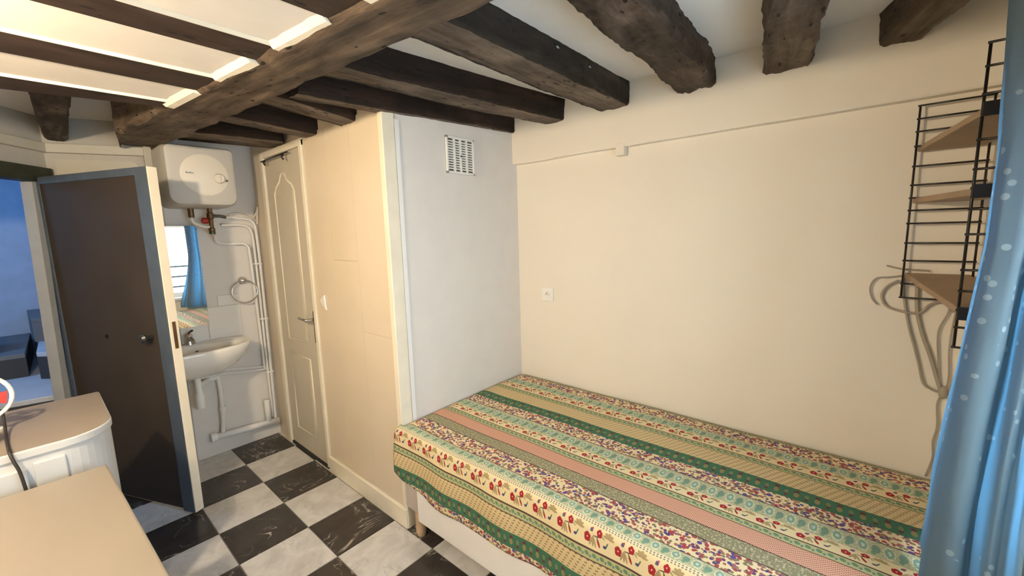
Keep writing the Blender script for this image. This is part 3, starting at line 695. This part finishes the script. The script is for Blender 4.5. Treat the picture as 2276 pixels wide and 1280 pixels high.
for y, z in ((.60, 1.30), (.60, .90), (.60, .50)):
    o = box('pipe_clip', (0, .042, y-.025, y+.025, z-.006, z+.006), 'white', bevel=.002); tag(o, {1.30: 'small white pipe clip level with the towel ring', .90: 'small white pipe clip level with the basin tap', .50: 'small white pipe clip below the basin level'}[z], 'clip', 'pipe clips')
tag(tubeo('corner_cable', [(.02, .46, 1.64), (.02, .50, 1.655), (.02, .56, 1.64), (.02, .60, 1.62), (.03, .625, 1.66), (.05, .63, 1.70), (.04, .628, 1.65), (.03, .625, 1.58)], .006, 'whitecable'), 'white cable coiled in the corner beside the heater', 'cable')
# ------------------------------------------------------------------ mirror, backsplash, basin, towel ring
mi = thing('wall_mirror', 'frameless mirror over the basin reflecting the window and curtain', 'mirror', (0, .17, 1.25))
box('mirror_glass', (.052, .058, -.125, .096, -.325, .32), 'mirror', mi)
box('mirror_back', (0, .052, -.120, .091, -.320, .315), 'whitewall', mi)
bs = thing('backsplash', 'white tile backsplash between the mirror and the basin', 'backsplash', (0, .27, .80))
for y0, y1, z0, z1 in ((-.21, -.002, .005, .125), (.002, .195, .005, .225), (.07, .195, .229, .30)):
    box('tile', (0, .007, y0, y1, z0, z1), 'ceramic', bs, bevel=.002)
tr = thing('towel_ring', 'chrome towel ring hanging beside the basin', 'towel ring', (0, .497, 1.19))
latheo('wall_rosette', [(.024, 0), (.026, .008), (.020, .022), (.017, .04), (.0, .046)], 'chrome', tr, axis='x')
bm = BM(); tube(bm, [(.035+.02*(1-math.cos(a))*.3, .078*math.sin(a), -.078+.078*math.cos(a)-.0) for a in [2*math.pi*i/40 for i in range(40)]], .0048, 8, 1, closed=True)
finish('ring', bm, 'chrome', tr, smooth=True)
ba = thing('wash_basin', 'white ceramic wash basin with chrome tap on the narrow wall', 'basin', (0, .15, .80))
bm = BM(); n = 56
def outl(sc_, dx=0):      # D-shaped outline; back edge on the wall
    out = []
    for i in range(n):
        a = 2*math.pi*i/n; c, s = math.cos(a), math.sin(a)
        ex = .80 if c > 0 else .35
        x = .17+(.20*abs(c)**ex*(1 if c > 0 else -1)*(1 if c > 0 else .83)); y = .298*(abs(s)**.82)*(1 if s > 0 else -1)
        out.append(((x-.19)*sc_+.19+dx, y*sc_))
    return out
lv = [(outl(.30, -.02), -.175), (outl(.48, -.02), -.165), (outl(.74, -.012), -.115), (outl(.92, -.003), -.055), (outl(1.0), -.008), (outl(1.0), .008), (outl(.97), .014)]
rings = [[bm.verts.new((max(x, .0), y, z)) for x, y in P] for P, z in lv]
def inl(sc_, sx=.125):
    return [(.215+sx*sc_*math.cos(2*math.pi*i/n), .252*sc_*math.sin(2*math.pi*i/n)) for i in range(n)]
for P, z in ((inl(1.0), .012), (inl(.96), .002), (inl(.86), -.05), (inl(.66), -.10), (inl(.35), -.125), (inl(.08), -.13)):
    rings.append([bm.verts.new((x, y, z)) for x, y in P])
for A, B in zip(rings, rings[1:]):
    for j in range(n): bm.faces.new([A[j], A[(j+1) % n], B[(j+1) % n], B[j]])
bm.faces.new(rings[0][::-1]); bm.faces.new(rings[-1])
o = finish('bowl', bm, 'ceramic', ba, smooth=True)
latheo('overflow_hole', [(.010, 0), (.010, .004)], 'black', ba, axis='x', o=(.100, .022, -.035), n=14)
latheo('drain', [(.022, -.130), (.022, -.124), (.012, -.122)], 'chrome', ba, o=(.215, 0, 0))
tp = thing('basin_tap', 'dark chrome mixer tap on the basin', 'tap', (.052, .150, .814))
latheo('tap_body', [(.026, 0), (.024, .01), (.020, .03), (.020, .062), (.012, .072)], 'chrome', tp)
tubeo('spout', [(.01, 0, .03), (.05, 0, .046), (.10, 0, .040), (.115, 0, .025)], .012, 'chrome', tp)
tubeo('tap_lever', [(-.002, 0, .068), (.02, .004, .082), (.065, .008, .098)], .007, 'steel', tp, k=4)
tz = thing('bottle_trap', 'white plastic bottle trap with waste pipe under the basin', 'trap', (.13, .15, .40))
latheo('trap_cup', [(.012, 0), (.026, .004), (.028, .03), (.028, .085), (.022, .10), (.018, .11), (.018, .225)], 'plastic', tz, n=20)
tubeo('waste_arm', [(0, 0, .155), (-.04, .04, .155), (-.09, .075, .153), (-.093, .135, .150)], .017, 'plastic', tz, k=4)
tubeo('waste_drop', [(-.093, .128, .158), (-.093, .133, .05), (-.09, .128, -.15), (-.087, .115, -.245)], .014, 'plastic', tz, k=3)
latheo('pipe_collar', [(.021, -.09), (.021, -.06)], 'plastic', tz, o=(-.0925, .132, 0), n=16)
# ------------------------------------------------------------------ bed
bed = thing('bed_base', 'low white-skirted slatted bed base on round wooden legs', 'bed', (1.66, .60, 0))
box('box_spring', (.012, 1.90, .012, .95, .135, .345), 'sommier', bed, bevel=.012)
tag(box('white_cover', (.125, 1.90, .002, .012, .115, .350), 'sheet', bed, bevel=.004), 'white cotton cover along the front')
for x, y in ((.085, .045), (1.80, .07), (.10, .88), (1.80, .88)):
    latheo('leg', [(.020, 0), (.024, .02), (.026, .136)], 'legwood', bed, o=(x, y, 0), n=18)
tag(box('mattress', (1.672, 3.575, .625, 1.548, .346, .545), 'sheet', bevel=.035, seg=4), 'mattress hidden under the striped bedspread', 'mattress')
NU, NV = 190, 120
LX0, LX1 = 1.664, 3.60
verts, uvs, faces = [], [], []
def cloth(u, s):
    nz = noise.noise(Vector((u*2.2, s*3.2, 1)))*.006+noise.noise(Vector((u*7, s*9, 4)))*.0016
    top = .562; r = .035; s1 = .925
    if s < .03: a = 1-s/.03; y, z = 1.556-s, top-.010*a*a+nz*.5
    elif s < s1: y, z = 1.556-s, top+nz
    elif s < s1+r*1.5708:
        a = (s-s1)/r; y, z = 1.556-s1-r*math.sin(a), top+nz-r*(1-math.cos(a))
    else:
        q = s-s1-r*1.5708; k = min(1, q/.12)
        wob = .007*math.sin(u*19+1.3)+.006*noise.noise(Vector((u*6, 3, q*3)))
        y, z = 1.556-s1-r+.0-(.004+wob)*k-.006*k, top+nz*(1-k)-r-q
    return y, z
for i in range(NU+1):
    u = i/NU; x = LX0+(LX1-LX0)*u
    hem = float(np.interp(x, [1.66, 1.72, 1.90, 2.17, 2.50, 2.75, 3.2, 3.6], [1.175, 1.20, 1.243, 1.238, 1.228, 1.215, 1.225, 1.235]))+.006*noise.noise(Vector((x*9, 8, 8)))
    for j in range(NV+1):
        s = hem*(j/NV); y, z = cloth(x, s)
        xx = x-(.022*max(0, min(1, (s-.93)/.06))*max(0, 1-(x-LX0)/.12))
        # the left end rolls down against the closet side, the far corner is a little lower
        e_ = max(0, 1-(x-LX0)/.05); z -= .012*e_*e_*(1 if s < .93 else 0)
        verts.append((xx, y, z)); uvs.append((x, s))
for i in range(NU):
    for j in range(NV):
        a = i*(NV+1)+j; faces.append((a, a+NV+1, a+NV+2, a+1))
me = bpy.data.meshes.new('bedspread'); me.from_pydata(verts, [], faces)
ul = me.uv_layers.new(name='cloth')
ul.data.foreach_set('uv', [c for l in me.loops for c in uvs[l.vertex_index]])
for p in me.polygons: p.use_smooth = True
me.materials.append(M['spread']); o = bpy.data.objects.new('bedspread', me); C.objects.link(o)
md = o.modifiers.new('t', 'SOLIDIFY'); md.thickness = .004; md.offset = 1
tag(o, 'bedspread striped with floral bands in green, cream, red and pink covering the bed', 'bedspread')
# ------------------------------------------------------------------ wire shelf at the window wall
ws = thing('wire_shelf', 'black wire ladder shelf with three pale boards beside the curtain', 'shelf', (3.434, 1.53, 1.2))
oA = Vector((3.434, 1.530, 0))-ws.location; oB = Vector((3.544, 1.28, 0))-ws.location
wallx = lambda y: WA.x+(WA.y-y)/-wd.y*wd.x
def wires(o0, zs, r, zbot, ztop, depth, zadj):
    tubeo('upright', [o0+Vector((0, 0, zbot)), o0+Vector((0, 0, ztop))], r, 'black', ws, k=1, n=8)
    tubeo('upright', [o0+Vector((depth, .0, zbot)), o0+Vector((depth, .0, ztop))], r, 'black', ws, k=1, n=8)
    for z in zs: tubeo('rung', [o0+Vector((-.006, -.004, z)), o0+Vector((depth+.004, -.004, z))], r*.95, 'black', ws, k=1, n=8)
zA = [1.858, 1.816, 1.775, 1.728, 1.662, 1.600, 1.557, 1.515, 1.471, 1.404, 1.343, 1.262, 1.213]
wires(oA, zA, .0032, 1.213, 1.86, .165, 0)
zB = [1.925, 1.868, 1.80, 1.686, 1.611, 1.562, 1.507, 1.44, 1.343, 1.285, 1.231, 1.183, 1.126]
zB = [1.48+(z-1.48)*1.048 for z in zB]
wires(oB, zB, .0036, 1.106, 1.950, .100, 0)
for zA_, zB_ in ((1.728, 1.784), (1.557, 1.566), (1.300, 1.220)):
    bm = BM(); t_ = .018; a0, b0 = oA+Vector((.004, .010, 0)), oB+Vector((.006, -.006, 0))
    q = [a0, a0+Vector((.158, 0, 0)), b0+Vector((.094, 0, 0)), b0]
    hz = [zA_-1.2, zA_-1.2, zB_-1.2, zB_-1.2]
    hexa(bm, [(p.x, p.y, h-t_) for p, h in zip(q, hz)]+[(p.x, p.y, h) for p, h in zip(q, hz)])
    finish('shelf_board', bm, 'chipboard', ws, bevel=.002)
    box('board_clip', (oB.x-.002, oB.x+.100, oB.y-.013, oB.y-.006, zB_-1.228, zB_-1.190), 'black', ws)
# cables on the wall below the shelf
CB = [('pale cable looping left of the wire shelf', .0045, [(3.389, 1.545, 1.322), (3.43, 1.545, 1.312), (3.50, 1.545, 1.308)]),
      ('thin pale cable curled in a loop under the shelf', .004, [(3.44, 1.545, 1.29), (3.40, 1.545, 1.281), (3.365, 1.545, 1.275), (3.350, 1.545, 1.24), (3.358, 1.545, 1.20), (3.375, 1.545, 1.178)]),
      ('thicker grey cable hanging in a bow under the shelf', .007, [(3.425, 1.545, 1.27), (3.395, 1.545, 1.245), (3.384, 1.545, 1.21), (3.40, 1.545, 1.175), (3.44, 1.545, 1.160), (3.485, 1.545, 1.158), (3.51, 1.545, 1.19), (3.54, 1.545, 1.20), (3.57, 1.545, 1.17)]),
      ('grey cable hanging from the left shelf upright down to the cable knot', .0065, [(3.437, 1.545, 1.29), (3.442, 1.545, 1.22), (3.462, 1.545, 1.115), (3.482, 1.545, 1.04), (3.498, 1.545, .98), (3.515, 1.545, .91), (3.535, 1.545, .892), (3.552, 1.545, .885)]),
      ('thick grey cable hanging straight behind the shelf to the cable knot', .009, [(3.474, 1.545, 1.25), (3.480, 1.545, 1.17), (3.498, 1.545, 1.09), (3.528, 1.545, 1.00), (3.548, 1.545, .93), (3.562, 1.545, .885)]),
      ('thin cable bowing right of the thick one', .004, [(3.555, 1.545, 1.24), (3.556, 1.545, 1.17), (3.538, 1.545, 1.10), (3.545, 1.545, 1.00), (3.556, 1.545, .90)]),
      ('second thin cable close to the curtain', .004, [(3.575, 1.545, 1.20), (3.568, 1.545, 1.06), (3.575, 1.545, .95), (3.572, 1.545, .89)]),
      ('single thin cable running from the knot down to the bed', .005, [(3.563, 1.545, .875), (3.556, 1.545, .84), (3.562, 1.545, .76), (3.556, 1.545, .70), (3.560, 1.545, .64), (3.548, 1.545, .565)])]
for lab, r, pts in CB: tag(tubeo('wall_cable', [(x, 1.548, z) for x, _, z in pts], r*.62, 'cable', n=8), lab, 'cable')
tag(latheo('cable_knot', [(.003, -.02), (.010, -.014), (.013, 0), (.010, .015), (.004, .024)], 'cable', None, o=(3.567, 1.545, .885), n=12), 'grey taped knot where the wall cables meet', 'knot')
# ------------------------------------------------------------------ curtain
cu = thing('window_curtain', 'blue-grey sprigged curtain glowing with daylight beside the bed', 'curtain', (3.55, .70, 1.95))
def kz(z):
    T = [(2.05, .139), (1.886, .141), (1.63, .149), (1.42, .1475), (1.10, .132), (.83, .120), (.48, .113)]
    if z >= T[0][0]: return T[0][1]
    for (a, ka), (b_, kb) in zip(T, T[1:]):
        if z >= b_: return kb+(ka-kb)*(z-b_)/(a-b_)
    return T[-1][1]
# plan profile: list of (x offset from silhouette line, y) ; first fold is the one seen as the edge
prof = [(.080, 1.225), (.045, 1.215), (.014, 1.15), (.001, 1.08), (.004, 1.03), (.022, 1.02), (.030, 1.00), (.010, .98), (.003, .945), (.010, .915), (.032, .90), (.055, .91), (.066, .945), (.076, .955), (.085, .93), (.096, .92), (.108, .94), (.118, .945), (.126, .92), (.136, .93)]
pp = smoothpath([(a, b_, 0) for a, b_ in prof], 5)
bm = BM(); rows = []; zs = [2.04-(2.04-.60)*i/60 for i in range(61)]
for z in zs:
    k = kz(z); row = []
    for q, p in enumerate(pp):
        y = p.y+.008*noise.noise(Vector((q*.15, z*2, 3)))-.16*(q/len(pp))*max(0, min(1, (1.35-z)/.7))**1.5
        fx = p.x*(.80+.22*(2.04-z)); x = 3.3235+k*(y+.4554)+fx+.004*noise.noise(Vector((q*.3, z*5, 1)))
        row.append(bm.verts.new(Vector((x, y, z))-cu.location))
    rows.append(row)
for A, B in zip(rows, rows[1:]):
    for j in range(len(A)-1): bm.faces.new([A[j], A[j+1], B[j+1], B[j]])
me_o = finish('curtain_cloth', bm, 'curtain', cu, smooth=True)
cr = thing('window_curtain_rod', 'dark curtain rod above the window', 'rod', W(1.4, -.10, 2.055))
tubeo('rod', [W(.45, -.10, 2.055)-cr.location, W(2.4, -.10, 2.055)-cr.location], .011, 'steel', cr, k=1)
for t in (.5, 2.35): tubeo('bracket', [W(t, -.10, 2.055)-cr.location, W(t, 0, 2.055)-cr.location], .008, 'steel', cr, k=1)
# ------------------------------------------------------------------ cabinet, desk and what stands on them
cb = thing('kitchen_cabinet', 'white cabinet with beige rounded-corner top in front of the brown door', 'cabinet', (.87, -1.0, 0))
bm = BM(); r = .13
poly = [(0, 0), (.515, 0), (.515, .67-r)]+[(.515-r+r*math.cos(a), .67-r+r*math.sin(a)) for a in [i*math.pi/2/10 for i in range(1, 11)]]+[(0, .67)]
pl2 = [(x*.985+.002, y*.985+.005) for x, y in poly]
prism(bm, poly, .820, .848); finish('cabinet_top', bm, 'cabinet', cb, bevel=.004)
bm = BM(); prism(bm, [(x*.99+.001, y*.992+.001) for x, y in poly], .848, .850); finish('top_surface', bm, 'cabtop', cb)
bm = BM(); prism(bm, pl2, 0, .820); finish('cabinet_body', bm, 'cabinet', cb)
box('cabinet_door', (.508, .522, .02, .46, .05, .790), 'cabinet', cb, bevel=.003)
box('door_gap', (.507, .5088, .462, .474, .05, .790), 'shadowgap', cb)
box('side_stile', (.500, .516, .474, .545, .05, .800), 'cabinet', cb, bevel=.004)
dk = thing('writing_desk', 'cream desk top with front panel at the bottom left corner', 'desk', (1.452, -1.15, 0))
bm = BM(); hexa(bm, [(0, 0, .722), (1.20, 0, .722), (1.20, .83, .722), (0, .78, .722), (0, 0, .75), (1.20, 0, .75), (1.20, .83, .75), (0, .78, .75)]); finish('desk_top', bm, 'desktop', dk, bevel=.006)
for x in (.02, 1.15): box('side_panel', (x, x+.025, .04, .75, 0, .722), 'cabinet', dk, bevel=.002)
box('back_panel', (.045, 1.15, .05, .07, .20, .722), 'cabinet', dk)
fn = thing('desk_fan', 'small white ring fan with red blades on the cabinet', 'fan', (1.10, -.628, .85))
latheo('fan_base', [(.045, 0), (.045, .008), (.012, .016), (.010, .05)], 'white', fn)
bm = BM(); tube(bm, [(.02, .078*math.sin(a), .125+.078*math.cos(a)) for a in [2*math.pi*i/32 for i in range(32)]], .0065, 8, 1, closed=True); finish('fan_ring', bm, 'white', fn, smooth=True)
latheo('fan_motor', [(.020, -.02), (.022, .0), (.018, .02)], 'white', fn, axis='x', o=(.0, 0, .125))
for k in range(5):
    a = k*2*math.pi/5+.5; bm = BM(); tv = Vector((0, math.sin(a), math.cos(a))); sv_ = Vector((0, math.cos(a), -math.sin(a)))
    hexa(bm, [Vector((.02, 0, .125))+tv*p[0]+sv_*p[1]+Vector((p[1]*.4+dx, 0, 0)) for dx in (0, .002) for p in ((.018, -.01), (.066, -.022), (.068, .018), (.018, .01))])
    finish('fan_blade', bm, 'red', fn)
tag(tubeo('power_cord', [(1.105, -.578, .915), (1.16, -.577, .872), (1.25, -.574, .857), (1.33, -.570, .857), (1.388, -.566, .857), (1.408, -.560, .83), (1.412, -.552, .79), (1.418, -.545, .70)], .0042, 'rubber'), 'black power cord trailing from the fan over the cabinet front', 'cord')
tag(box('adapter_box', (1.20, 1.27, -.70, -.6, .8505, .935), 'plastic', bevel=.006), 'small cream box standing on the cabinet beside the cord', 'box')
print('tris', sum(len(o.data.polygons) for o in bpy.data.objects if o.type == 'MESH'))
